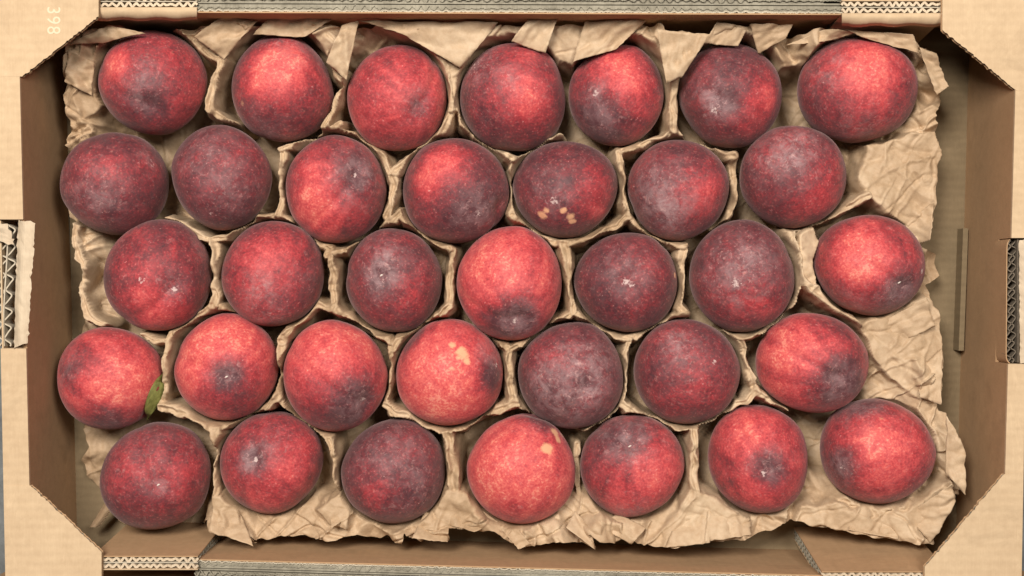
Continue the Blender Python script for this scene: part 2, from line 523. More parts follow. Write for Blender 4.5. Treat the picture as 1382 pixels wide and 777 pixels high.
def side_wall(p0, p1, zt, sgn, name='side_wall'):
    """long wall; inner top edge from p0 to p1 (px at zt); sgn +1: towards the photo's top"""
    r = bpy.data.objects.new(name, None); C.objects.link(r); r.parent = tray
    A = np.array(w2(*p0, zt)); B = np.array(w2(*p1, zt))
    if A[0] > B[0]: A, B = B, A
    nrm = np.array([0, sgn])

    def band(a, c, z0, z1, mb):
        q = [A + nrm * a, B + nrm * a, B + nrm * c, A + nrm * c]
        if sgn < 0: q = q[::-1]
        mb.poly(q, z0, z1)
    m1 = MB(); band(0, .09, 0, zt, m1); m1.build('inner_liner', M_inner, r)
    m1 = MB(); band(.62, .70, 1, zt - .02, m1); m1.build('middle_liner', M_edge, r)
    m1 = MB(); band(1.15, 1.22, 1, zt + .05, m1); m1.build('outer_liner', M_edge, r)
    m1 = MB(); band(1.26, 2.2, 0, zt - .1, m1); m1.build('outer_panel', M_edge, r)
    m1 = MB(); band(.14, .58, 1, zt - .12, m1); band(.74, 1.12, 1, zt - .3, m1); m1.build('crushed_edge', M_edge, r)
    mb = MB(); rr = np.random.RandomState(5 + sgn)
    ln = np.linalg.norm(B - A); d = (B - A) / ln
    for c0, amp, z in ((.14, .05, zt + .0), (.36, .20, zt - .03), (.93, .20, zt - .10)):
        n = int(ln / .06); pts = []
        for k in range(n + 1):
            s_ = ln * k / n
            am = amp * (0.55 + 0.45 * math.sin(s_ * .37 + c0 * 9)) * (0.6 + 0.4 * math.sin(s_ * 1.3 + c0))
            off = c0 + am * math.sin(2 * math.pi * s_ / .58 + 1.2 * math.sin(s_ * .8)) + rr.randn() * .02
            q = A + d * s_ + nrm * off
            pts.append((q[0], q[1], z - .4 + rr.randn() * .015))
        mb.ribbon(pts, .07, (0, 0, .4), 2)
        mb.build('fluting', M_flute if c0 < .2 else M_edge, r); mb = MB()
    return r


side_wall((258, 17), (1140, 20), 8.5, 1)
side_wall((262, 754), (1115, 776), 8.4, -1)
# rest of the long walls behind the corner tabs
for sgn, y0 in ((1, 4), (-1, 792)):
    for xa, xb in ((-30, 262), (1112, 1420)):
        mb = MB(); q = [w2(xa, y0, 8.3), w2(xb, y0, 8.3)]
        yy = q[0][1]; e = yy + sgn * 1.0
        mb.poly([(q[0][0], min(yy, e)), (q[1][0], min(yy, e)), (q[1][0], max(yy, e)), (q[0][0], max(yy, e))], 0, 8.2)
        mb.build('outer_panel', M_inner, tray)


def corner_tab(x0, x1, yin, sgn, lean, zt, lamb=.47, skew=0.0):
    """double-wall tab standing along the long wall near a corner, foot leaning in"""
    r = bpy.data.objects.new('corner_tab', None); C.objects.link(r); r.parent = tray
    A = np.array(w2(x0, yin, zt)); B = np.array(w2(x1, yin + skew, zt))

    def band(a, c, mb, z0, z1):
        bot = []; top = []
        for P_, o_ in ((A, a), (B, a), (B, c), (A, c)):
            top.append((P_[0], P_[1] + sgn * o_, z1)); bot.append((P_[0], P_[1] + sgn * (o_ - lean), z0))
        if sgn < 0: top = top[::-1]; bot = bot[::-1]
        mb.prism(bot, top)
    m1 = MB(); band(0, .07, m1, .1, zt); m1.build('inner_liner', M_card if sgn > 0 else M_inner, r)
    m1 = MB(); band(.42, .47, m1, .1, zt - .02); m1.build('middle_liner', M_flute, r)
    m1 = MB(); band(.84, .90, m1, .1, zt); m1.build('outer_liner', M_card, r)
    mb = MB(); ln = B[0] - A[0]; n = int(ln / .04); rr = np.random.RandomState(int(x0))
    for c0 in (.245, .655):
        pts = []
        ph = rr.rand() * 6
        for k in range(n + 1):
            s_ = ln * k / n
            am = .14 * (0.62 + .38 * math.sin(s_ * .9 + ph) * math.sin(s_ * 2.3))
            pts.append((A[0] + s_, lerp(A[1], B[1], k / n) + sgn * (c0 - lean * .06 + am * math.sin(2 * math.pi * s_ / lamb + ph + .9 * math.sin(s_ * 1.7)) + rr.randn() * .012), zt - .55 + rr.randn() * .01))
        mb.ribbon(pts, .15, (0, sgn * lean * .06, .5), 2)
    mb.build('fluting', M_torn, r)
    if sgn > 0:      # liner rolled outwards over the top
        v = []; nn = 60
        y0 = yin - 1; y1 = yin + 15
        for k in range(nn + 1):
            x = lerp(x0, x1, k / nn)
            wv = 1.2 * math.sin(k * .31 + x0) + rr.randn() * .25
            for q, (yy, zz) in enumerate(((y0, zt + .03), (lerp(y0, y1, .4) + wv * .3, zt - .05), (lerp(y0, y1, .75) + wv * .6, zt - .3), (y1 + wv, zt - .8))):
                v.append(W(x, yy, zz))
        ff = [(k * 4 + q, k * 4 + q + 1, k * 4 + q + 5, k * 4 + q + 4) for k in range(nn) for q in range(3)]
        ol = mesh_obj('rolled_lip', v, ff, M_card, r, True)
        md = ol.modifiers.new('thickness', 'SOLIDIFY'); md.thickness = .06 * S; md.offset = 1
    # edge of the fluting seen on the cut end
    xe = B[0] if x0 < CX else A[0]
    mb = MB()
    for c0 in (.245, .655):
        pts = []
        for k in range(120):
            z = .2 + (zt - .6) * k / 119
            y = (B[1] if x0 < CX else A[1]) + sgn * (c0 + .14 * math.sin(z * 9) - lean * (1 - z / zt))
            pts.append((xe - (.3 if x0 < CX else 0), y, z))
        mb.ribbon(pts, .05, (.3, 0, 0), 2)
    mb.build('cut_edge', M_edge, r)
    return r


corner_tab(125, 266, 11, 1, .55, 8.7)
corner_tab(1136, 1280, 19, 1, .9, 8.7)
corner_tab(125, 267, 750, -1, .75, 8.7)
corner_tab(1109, 1280, 771, -1, 1.35, 8.7)

# ---------------------------------------------------------------- peaches
# cx, cy, rx, ry, base blush, blobs [(dx, dy, r, kind, amount)], tip (dx, dy) or None, suture angle, z lift, label
PE = [
 (207,112,75,71,.42,[(-.7,-.35,.32,'b',.55),(-.86,-.25,.12,'s',.35),(-.12,.42,.34,'b',-.3),(-.3,-.1,.35,'d',.5),(-.25,.35,.2,'d',.5)],(-.1,.42),80,.2,
  'deep pink peach in the top left corner with a bright orange-red patch on its left'),
 (382,118,69,74,.30,[(-.15,-.35,.55,'b',.55),(-.45,-.1,.3,'b',.3),(-.8,.25,.1,'s',.5),(.1,-.85,.4,'d',.5),(-.3,.8,.5,'d',.4)],None,20,.1,
  'second peach in the top row, fiery red above and dark maroon below'),
 (536,132,67,72,.52,[(-.2,.1,.6,'b',.16),(.38,.15,.25,'b',-.25),(.4,.12,.3,'d',.6)],(.38,.15),-60,0,
  'evenly rose red peach with small grey scar, third in the top row'),
 (692,131,71,73,.34,[(.25,.0,.42,'b',.36),(-.7,-.6,.35,'d',.8),(.2,-.7,.4,'b',.1),(-.3,.7,.5,'b',-.1),(-.1,-.3,.3,'d',.4),(-.75,-.55,.16,'p',.4)],None,90,.1,
  'maroon peach mid top row with a grey scratch on its upper left shoulder'),
 (831,129,64,69,.40,[(.15,-.45,.5,'b',.45),(-.35,.55,.6,'b',-.35),(-.35,.1,.3,'d',.7),(-.4,-.02,.07,'p',.7),(-.2,.6,.4,'d',.4)],(-.2,.2),35,0,
  'small peach with coral upper half and dusky lower left, fifth in top row'),
 (985,129,70,71,.22,[(.62,-.05,.42,'b',.42),(.4,.5,.35,'b',.25),(-.05,.12,.22,'b',-.2),(-.25,.2,.35,'d',.9),(-.5,-.4,.5,'d',.3),(-.28,.28,.08,'p',.6)],(-.03,.12),110,.1,
  'dark plum peach with dimpled centre and red right flank, right of the standing paper flap'),
 (1157,122,82,71,.38,[(.22,-.2,.5,'b',.5),(.2,-.65,.35,'b',.3),(-.5,-.4,.4,'d',.6),(.1,.75,.5,'d',.45)],None,60,.3,
  'large oval peach in the top right corner with a vivid scarlet upper half'),
 (155,248,73,69,.22,[(-.1,-.3,.3,'b',.25),(.2,-.15,.3,'b',.1),(-.4,.2,.5,'d',.55),(.6,-.5,.2,'d',.6),(.68,-.42,.09,'p',.35)],None,15,.2,
  'dusky purple peach against the left wall, leftmost of the second row'),
 (300,240,69,71,.20,[(.0,.25,.5,'b',.10),(-.2,-.5,.6,'d',.4),(.3,.4,.5,'d',.35),(-.2,.65,.1,'p',.3)],None,75,.1,
  'plain dusty mauve peach without a bright patch, second in the second row'),
 (454,255,68,73,.40,[(-.4,.35,.55,'b',.4),(-.3,-.3,.5,'b',.15),(.45,-.3,.4,'b',-.35),(.42,-.25,.45,'d',.8),(.4,-.28,.05,'p',.8)],(.4,-.25),50,0,
  'second row peach, red at lower left with a grey dimple at upper right'),
 (615,257,72,71,.30,[(-.15,-.65,.5,'b',.45),(-.55,-.2,.35,'b',.3),(.3,.45,.5,'b',-.22),(.5,.45,.4,'d',.9),(.45,.42,.08,'p',.5)],(.85,.3),150,0,
  'peach with a crimson top and grey scuffed crease at its lower right, mid second row'),
 (763,256,71,65,.22,[(.5,-.1,.45,'b',.25),(.7,.5,.3,'b',.45),(-.3,.1,.4,'d',.5),(-.45,.53,.12,'s',.85),(-.36,.42,.09,'s',.75),(-.03,.42,.09,'s',.8),(.10,.55,.11,'s',.9),(.14,.66,.10,'s',.85),(-.2,.22,.1,'p',.6)],None,170,0,
  'maroon peach with three orange russet flecks near its lower edge'),
 (915,257,69,68,.25,[(.55,.2,.5,'b',.3),(.1,-.35,.5,'b',.1),(-.2,.35,.5,'d',.9),(-.4,-.2,.5,'d',.5),(-.1,.4,.2,'d',.5)],None,30,.1,
  'plum peach dusted with pale bloom at lower left, below the standing paper flap'),
 (1069,239,73,69,.26,[(.65,.1,.4,'b',.32),(.3,.6,.4,'b',.22),(-.2,-.5,.5,'d',.9),(0,-.2,.4,'d',.4)],None,10,.2,
  'peach dull purple above and red on its right side, last of the second row'),
 (213,371,73,75,.30,[(-.1,.7,.45,'b',.45),(-.3,.3,.3,'b',.2),(.15,.2,.22,'d',.8),(.7,-.5,.25,'d',.3),(.22,.28,.06,'p',.8),(-.35,.08,.06,'p',.6)],(.18,.22),120,.1,
  'dark red peach leftmost in the middle row with brighter red lower rim'),
 (369,369,69,71,.34,[(-.45,-.35,.4,'b',.25),(.2,-.3,.5,'b',.1),(-.3,.2,.3,'d',.6),(-.2,.7,.4,'d',.6),(.6,.1,.4,'d',.2)],None,100,0,
  'raspberry red peach second in the middle row, faint grey streak left of its centre'),
 (532,378,65,70,.26,[(.45,.2,.5,'b',.28),(-.25,-.05,.25,'b',-.25),(-.15,-.35,.45,'d',.9),(-.25,0,.3,'d',.6),(-.25,-.1,.045,'w',1)],(-.25,-.1),160,-.1,
  'small purple peach with one tiny white dot in its dusty upper left, middle row'),
 (687,382,71,77,.62,[(0,-.35,.8,'b',.2),(.15,.62,.35,'b',-.55),(-.3,.75,.4,'b',-.3),(.15,.62,.35,'d',.9),(.1,.68,.06,'p',.8)],(.2,.62),95,.2,
  'bright coral peach at the centre of the tray with a dark dimple below'),
 (844,381,70,67,.18,[(.5,0,.5,'b',.12),(0,.7,.4,'b',.12),(-.05,-.2,.45,'d',.5),(-.04,-.0,.09,'p',.7),(.05,.05,.07,'p',.6),(.93,-.15,.07,'s',.9)],(-.05,0),25,0,
  'dark maroon peach with a pale central scuff, right of the central coral peach'),
 (1001,372,71,76,.24,[(0,.62,.5,'b',.22),(-.6,.2,.4,'b',.1),(-.1,-.15,.6,'d',.75),(.1,-.4,.3,'d',.3),(-.15,.1,.12,'p',.5)],None,0,.2,
  'large dusty plum peach with wine red lower third, sixth in the middle row'),
 (1172,358,76,68,.40,[(0,-.2,.5,'b',.5),(-.3,.1,.4,'b',.25),(.6,.5,.35,'b',-.35),(.55,.5,.35,'d',.9),(-.3,.8,.4,'d',.5),(.92,.15,.06,'p',.8),(.58,.38,.05,'w',.8)],(.6,.45),45,.2,
  'scarlet peach with a dusky tip at lower right, last of the middle row'),
 (151,510,72,69,.62,[(.1,.1,.55,'b',.35),(.75,-.1,.12,'s',.2),(-.75,-.2,.35,'b',-.4),(-.8,-.2,.3,'d',.6),(.9,.4,.3,'b',-.4),(0,.85,.4,'b',-.35),(.2,.8,.4,'d',.4)],(.75,.6),120,.3,
  'glowing coral peach against the left wall with a green leaf at its lower right'),
 (306,494,70,72,.60,[(-.3,-.5,.5,'b',.3),(.3,-.5,.5,'b',.2),(-.8,.2,.3,'b',.25),(.05,.15,.3,'b',-.55),(.2,.6,.5,'b',-.25),(.02,.1,.25,'d',.7),(0,.16,.055,'w',1)],(.03,.15),85,0,
  'coral peach with a dusky central dimple and white dot, second in the fourth row'),
 (454,506,70,75,.60,[(-.3,-.35,.6,'b',.25),(.5,-.6,.3,'b',.25),(.55,-.65,.15,'s',.2),(.4,.45,.4,'b',-.55),(-.3,.7,.5,'b',-.25),(.45,.45,.35,'d',.8),(.5,.45,.06,'p',.8)],(.5,.5),35,.1,
  'coral peach with a slate grey tip at lower right, third in the fourth row'),
 (607,502,72,72,.66,[(-.3,0,.6,'b',.2),(.22,-.3,.16,'s',.8),(.05,-.45,.09,'s',.7),(.3,-.18,.1,'s',.7),(.05,0,.12,'s',.35),(.75,.1,.3,'b',-.5),(.75,-.3,.3,'d',.5),(.85,-.1,.05,'p',.7),(-.7,-.6,.3,'b',-.3)],None,70,0,
  'bright coral peach with a yellow splash above its centre'),
 (770,506,71,72,.16,[(-.5,-.3,.5,'b',.15),(.3,-.1,.5,'d',.8),(0,.4,.6,'d',.95),(-.5,.1,.3,'d',.4),(.2,.15,.15,'b',-.2)],(.3,.2),160,0,
  'darkest slate purple peach coated in grey bloom, middle of the fourth row'),
 (927,501,72,71,.26,[(-.4,.3,.5,'b',.12),(.3,.4,.4,'b',.1),(-.2,-.55,.3,'d',.9),(.0,-.2,.5,'d',.35),(.5,-.15,.05,'p',.7),(.1,.2,.06,'p',.5)],None,110,.1,
  'wine coloured peach with a pale smear near its top, fourth row'),
 (1096,489,77,67,.62,[(-.4,-.1,.6,'b',.25),(.5,.4,.45,'b',-.6),(.3,-.7,.4,'b',-.25),(.5,.4,.4,'d',.75),(.8,0,.4,'b',-.2)],(.5,.3),60,.2,
  'wide coral peach with a big dark patch on its right, ending the fourth row'),
 (210,642,76,73,.27,[(.55,0,.4,'b',.28),(-.6,0,.4,'b',.1),(0,.15,.25,'d',.6),(-.2,-.6,.5,'d',.25),(.04,.19,.05,'w',1)],(.03,.18),20,.2,
  'dark wine peach in the bottom left corner with a tiny white dot'),
 (367,624,70,69,.42,[(.35,0,.5,'b',.2),(.1,.5,.5,'b',.1),(-.42,-.1,.25,'b',-.3),(-.42,-.08,.25,'d',.8),(-.1,-.5,.3,'d',.4),(-.4,-.08,.05,'p',.8)],(-.4,-.08),100,0,
  'rose red peach with a grey dimple on its left, second in the bottom row'),
 (531,635,70,71,.17,[(-.35,.4,.35,'b',.3),(0,-.3,.6,'d',.45),(.4,.5,.5,'d',.3)],None,130,0,
  'dark purple peach with a faint pink patch at lower left, third in the bottom row'),
 (703,632,73,74,.66,[(-.3,.3,.5,'b',.22),(.1,0,.5,'b',.1),(.45,-.33,.13,'s',.95),(.6,-.62,.12,'s',.85),(.66,-.5,.1,'s',.75),(.75,-.6,.09,'s',.7),(.35,-.85,.3,'b',-.6),(.3,-.85,.3,'d',.6)],(.3,-.97),80,.2,
  'bright coral peach with yellow star-like russet marks at its upper right'),
 (853,628,70,69,.46,[(.3,.15,.5,'b',.3),(-.4,.4,.4,'b',.1),(-.1,-.6,.5,'b',-.35),(-.1,-.6,.5,'d',.75),(0,.9,.4,'d',.45),(-.07,-.42,.05,'w',1)],(-.07,-.42),175,0,
  'red peach with a greyish top and white dot, fifth in the bottom row'),
 (1023,619,68,73,.50,[(-.1,-.5,.5,'b',.25),(-.1,.55,.35,'b',.3),(.2,.2,.3,'b',-.45),(.2,.1,.25,'d',.7),(.08,.28,.06,'p',.8)],(.15,.22),85,0,
  'reddish peach with radiating streaks round a dark dimple, sixth in the bottom row'),
 (1185,608,78,71,.52,[(.2,.15,.6,'b',.3),(.3,-.3,.4,'b',.15),(-.6,.3,.4,'b',-.3),(-.65,.3,.3,'d',.9),(-.3,-.85,.4,'b',-.3),(-.2,-.85,.4,'d',.5),(.1,-.6,.06,'s',.45),(-.58,.32,.06,'p',.7)],None,140,.3,
  'large scarlet peach in the bottom right corner with an ashen left flank'),
]
bm = bmesh.new(); bmesh.ops.create_icosphere(bm, subdivisions=6, radius=1.0)
DIR = np.array([v.co[:] for v in bm.verts]); IF = [tuple(v.index for v in f.verts) for f in bm.faces]; bm.free()
DIR /= np.linalg.norm(DIR, axis=1)[:, None]
peach_info = []
for idx, (cx, cy, rx, ry, base, blobs, tip, sut, lift, label) in enumerate(PE):
    rz0 = 0.5 * (rx + ry) / F * (D - 3.9) * 0.97
    cz = 0.3 + rz0 + lift
    k = (D - cz) / F
    X, Y, _ = W(cx, cy, cz)
    RX = rx * k / math.sqrt(1 + (X / (D - cz)) ** 2); RY = ry * k / math.sqrt(1 + (Y / (D - cz)) ** 2)
    peach_info.append((X, Y, cz, RX, RY, rz0))
    view = Vector((-X, -Y, D - cz)).normalized()     # towards the lens: blobs were read off the photo
    q = Vector((0, 0, 1)).rotation_difference(view).to_matrix()
    R = np.array(q)

    def dirv(dx, dy):
        l = math.hypot(dx, dy); s_ = min(1, .985 / l) if l > .985 else 1
        dx, dy = dx * s_, dy * s_
        return R @ np.array([dx, -dy, math.sqrt(max(0.0, 1 - dx * dx - dy * dy))])
    rad = 1 + 0.020 * sines(DIR, idx * 11 + 1, 2.2) + 0.006 * sines(DIR, idx * 11 + 2, 5.0)
    # gently flattened flanks where fruit squash up
    a = dirv(*tip) if tip else dirv(math.cos(idx * 2.3) * .6, math.sin(idx * 2.3) * .6) * np.array([1, 1, -1])
    a = a / np.linalg.norm(a)
    t1 = np.cross(a, [0.3, 0.2, 1]); t1 /= np.linalg.norm(t1); t2 = np.cross(a, t1)
    th = math.radians(sut)
    n_ = t1 * math.cos(th) + t2 * math.sin(th); fwd = np.cross(n_, a)
    dn_ = DIR @ n_; df_ = DIR @ fwd; ang = np.arccos(np.clip(DIR @ a, -1, 1))
    half = 1 / (1 + np.exp(-df_ * 9))
    rad -= (0.034 if tip else .016) * np.exp(-(dn_ / 0.10) ** 2) * half * np.exp(-(ang / 1.5) ** 2)
    rad += 0.010 * np.exp(-((np.abs(dn_) - .28) / 0.2) ** 2) * half
    rad -= 0.065 * np.exp(-(ang / 0.20) ** 2) - 0.012 * np.exp(-((ang - .45) / .2) ** 2)
    fr = np.random.RandomState(idx + 500)
    for _ in range(4):                      # flattened cheeks
        fd = fr.randn(3) * [1, 1, .5]; fd /= np.linalg.norm(fd)
        x_ = np.clip((DIR @ fd - .62) / .38, 0, 1)
        rad -= (0.02 + .035 * fr.rand()) * x_ * x_ * (3 - 2 * x_)
    sk = fr.randn(3) * .018
    rad += DIR @ sk
    V = DIR * rad[:, None] * np.array([RX, RY, rz0])
    for ax, rr0 in ((0, RX), (1, RY)):      # keep the measured outline
        lo, hi = V[:, ax].min(), V[:, ax].max()
        V[:, ax] = (V[:, ax] - (lo + hi) / 2) * (2 * rr0 / (hi - lo))
    bl = np.full(len(DIR), base); du = np.full(len(DIR), .09); sp = np.zeros(len(DIR)); pa = np.zeros(len(DIR)); wh = np.zeros(len(DIR))
    wob = 0.16 * sines(DIR, idx + 90, 6.0) + 0.10 * sines(DIR, idx + 190, 14.0)
    for (dx, dy, rr_, kind, am) in blobs:
        c_ = dirv(dx, dy)
        dd = np.arccos(np.clip(DIR @ c_, -1, 1))
        if kind in 'bd': g = np.exp(-((dd / (rr_ * 1.05) + wob * .8) ** 2)) * (dd < 2.2)
        else: g = np.clip(1.25 - dd / rr_, 0, 1) ** .7
        if kind == 'b': bl += (am if am > 0 else 1.4 * am) * g
        elif kind == 'd': du += am * .62 * g
        elif kind == 's': sp = np.maximum(sp, am * g)
        elif kind == 'p': pa = np.maximum(pa, am * g * 1.0)
        elif kind == 'w': wh = np.maximum(wh, am * g)
    bl += 0.06 * sines(DIR, idx + 300, 3.5)
    ph_ = np.stack([DIR @ t1, DIR @ t2], 1); ph_ /= np.linalg.norm(ph_, axis=1)[:, None] + 1e-6
    stk = sines(np.stack([ph_[:, 0] * 1.0, ph_[:, 1] * 1.0, ang * .14], 1), idx + 700, 15.0, 9) + .7 * sines(np.stack([ph_[:, 0], ph_[:, 1], ang * .16], 1), idx + 800, 30.0, 9)
    bl += 0.055 * stk * np.clip(np.sin(ang) * 1.6, 0, 1) * np.clip(bl * 2, .3, 1)
    # edge shading painted in: flanks turned from the lens go darker and greyer
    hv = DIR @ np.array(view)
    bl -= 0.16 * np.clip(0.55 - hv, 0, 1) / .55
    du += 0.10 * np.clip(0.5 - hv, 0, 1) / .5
    me = bpy.data.meshes.new('peach')
    me.from_pydata([tuple(map(float, p)) for p in V * S], [], IF)
    me.polygons.foreach_set('use_smooth', [True] * len(me.polygons))
    gr = np.zeros(len(DIR))
    if idx == 21:
        gr = 0.75 * np.exp(-((DIR @ dirv(.80, .22) - 1) / .05) ** 2) * 0
    for nm, arr in (('blush', np.clip((bl - .42) * 1.15 + .40, 0, .85)), ('dust', np.clip(du, 0, .9)), ('spot', sp), ('pale', pa), ('green', gr)):
        at = me.attributes.new(nm, 'FLOAT', 'POINT'); at.data.foreach_set('value', arr.astype(np.float32))
    me.materials.append(M_peach)
    o = bpy.data.objects.new('peach', me); o.location = (X * S, Y * S, cz * S); C.objects.link(o)
    tag(o, label, 'peach', 'peaches packed in the tray')
    if wh.max() > .5:     # dried stem scar, a small bead in the dimple
        wi = [b_ for b_ in blobs if b_[3] == 'w'][0]
        c_ = dirv(wi[0], wi[1]); j = int(np.argmax(DIR @ c_))
        sm = bmesh.new(); bmesh.ops.create_icosphere(sm, subdivisions=2, radius=1)
        pos = V[j] * 1.0
        sv = [(pos[0] + p.co.x * .11 * (1 + .3 * math.sin(p.co.y * 5 + idx)), pos[1] + p.co.y * .07 + p.co.x * .05, pos[2] + p.co.z * .06) for p in sm.verts]
        sf_ = [tuple(v_.index for v_ in f_.verts) for f_ in sm.faces]; sm.free()
        mesh_obj('stem_scar', sv, sf_, M_scar, o, True)

# ---------------------------------------------------------------- paper liner
RZ = 5.0
ridges = [   # (z, half width cm, [px points])
 (5.6,.26,[(440,81),(452,95),(468,112),(456,128),(448,150),(440,173)]),
 (5.2,.28,[(440,174),(475,185),(506,201),(515,215),(523,232)]),
 (5.2,.26,[(535,232),(550,216),(567,201),(588,186),(602,170),(606,147)]),
 (5.8,.22,[(535,42),(560,58),(586,73),(600,90),(606,120),(606,147)]),
 (5.4,.30,[(613,120),(617,140),(625,166),(640,181),(656,193),(675,206),(691,216)]),
 (5.2,.26,[(691,216),(702,220),(720,208),(740,198),(757,185)]),
 (5.0,.30,[(695,220),(690,240),(689,262),(691,286)]),
 (5.7,.28,[(880,70),(890,95),(899,120),(906,150),(911,172)]),
 (5.2,.24,[(911,176),(895,186),(872,193),(838,201)]),
 (5.2,.26,[(911,176),(930,190),(960,203),(990,210)]),
 (5.1,.26,[(833,203),(838,240),(843,268),(849,288)]),
 (5.0,.26,[(523,232),(532,246),(528,268),(524,292)]),
 (5.2,.24,[(460,168),(445,180),(425,189),(386,197),(378,202)]),
 (5.0,.26,[(380,203),(384,225),(382,250),(375,290)]),
 (5.6,.22,[(262,55),(280,72),(301,81),(292,100),(284,120),(282,147)]),
 (5.0,.24,[(282,147),(300,158),(317,166)]),
 (5.6,.24,[(442,30),(436,55),(440,81)]),
 (5.1,.28,[(440,341),(460,338),(482,333),(505,318),(525,302),(540,290)]),
 (5.0,.22,[(542,291),(555,306),(567,314),(590,324),(606,335)]),
 (5.1,.30,[(446,343),(450,360),(450,390),(451,414)]),
 (5.1,.26,[(451,414),(463,426),(490,438),(510,449),(525,461)]),
 (5.1,.24,[(533,470),(540,458),(552,449),(570,440),(587,430),(606,414)]),
 (4.8,.24,[(606,414),(607,380),(610,337)]),
 (5.0,.26,[(525,461),(534,490),(526,520),(520,540),(529,560)]),
 (5.1,.24,[(691,291),(705,305),(733,318),(757,325)]),
 (5.1,.26,[(764,326),(790,320),(818,310),(835,302),(849,291)]),
 (5.0,.24,[(849,291),(862,305),(880,314),(900,322),(923,330)]),
 (5.2,.34,[(760,326),(764,350),(768,376),(771,400),(773,420)]),
 (5.1,.24,[(773,420),(755,431),(733,441),(715,453),(702,461),(687,472)]),
 (5.1,.26,[(776,422),(797,435),(818,449),(849,457)]),
 (5.0,.28,[(675,461),(687,472),(688,507),(691,546)]),
 (4.9,.24,[(861,457),(872,446),(888,438),(905,430),(920,426)]),
 (5.0,.26,[(853,457),(847,475),(845,495),(841,520),(838,543)]),
 (4.7,.26,[(923,337),(918,370),(915,407),(922,424)]),
 (5.3,.30,[(1066,312),(1072,330),(1074,345),(1079,362),(1081,376)]),
 (5.2,.24,[(1081,376),(1076,392),(1068,405),(1047,434),(1030,444),(1016,449),(985,453)]),
 (5.3,.24,[(1066,310),(1090,300),(1116,293),(1135,283),(1150,273),(1172,262)]),
 (5.4,.30,[(1081,376),(1095,388),(1116,403),(1135,420),(1158,440)]),
 (5.1,.28,[(993,453),(1003,470),(1008,492),(1014,512),(1021,532)]),
 (5.1,.24,[(1021,532),(1039,542),(1060,552)]),
 (5.2,.26,[(1021,532),(1000,545),(982,553),(960,566),(939,573)]),
 (5.2,.26,[(939,573),(920,575),(904,575),(880,570),(861,561),(836,543)]),
 (5.2,.36,[(938,576),(937,607),(938,635),(940,660)]),
 (5.1,.26,[(515,546),(533,557),(548,564),(565,571),(597,582)]),
 (5.1,.26,[(597,582),(622,575),(640,565),(661,555),(680,549),(700,546)]),
 (5.0,.22,[(700,546),(710,553),(722,566)]),
 (5.3,.40,[(606,582),(608,600),(609,620),(610,664)]),
 (5.0,.28,[(440,584),(446,602),(451,625),(458,650),(465,671)]),
 (4.9,.24,[(789,577),(802,568),(818,561),(836,543)]),
 (5.1,.28,[(214,550),(235,555),(260,561),(275,569),(287,577)]),
 (5.1,.24,[(293,577),(320,569),(342,561),(362,548),(378,532)]),
 (5.0,.26,[(378,532),(385,543),(396,552),(414,568),(440,584)]),
 (5.2,.32,[(290,578),(292,607),(291,635),(288,665)]),
 (4.6,.22,[(224,295),(245,307),(266,318),(288,326)]),
 (4.8,.24,[(288,326),(309,318),(325,308),(340,299),(371,290)]),
 (4.9,.24,[(375,290),(395,302),(417,318),(432,327),(446,335)]),
 (5.1,.26,[(451,414),(440,414),(428,410),(412,422),(401,434),(390,446),(380,460)]),
 (5.0,.24,[(380,460),(379,480),(381,505),(378,532)]),
 (4.6,.22,[(286,414),(262,428),(235,445),(228,460)]),
 (4.6,.22,[(197,453),(212,458),(228,460),(226,495),(222,530),(214,550)]),
 (4.7,.28,[(289,328),(293,355),(293,387),(286,414)]),
 (4.4,.24,[(286,414),(300,420),(316,424)]),
 (4.6,.22,[(1158,440),(1172,458),(1182,480)]),
 (4.6,.26,[(990,210),(992,235),(990,262),(985,285),(960,300)]),
 (4.5,.24,[(105,300),(102,325),(112,360),(108,395),(115,425),(140,440)]),
 (4.4,.24,[(90,190),(105,182),(120,176)]),
 (3.6,.22,[(781,600),(779,630),(779,670)]),
]
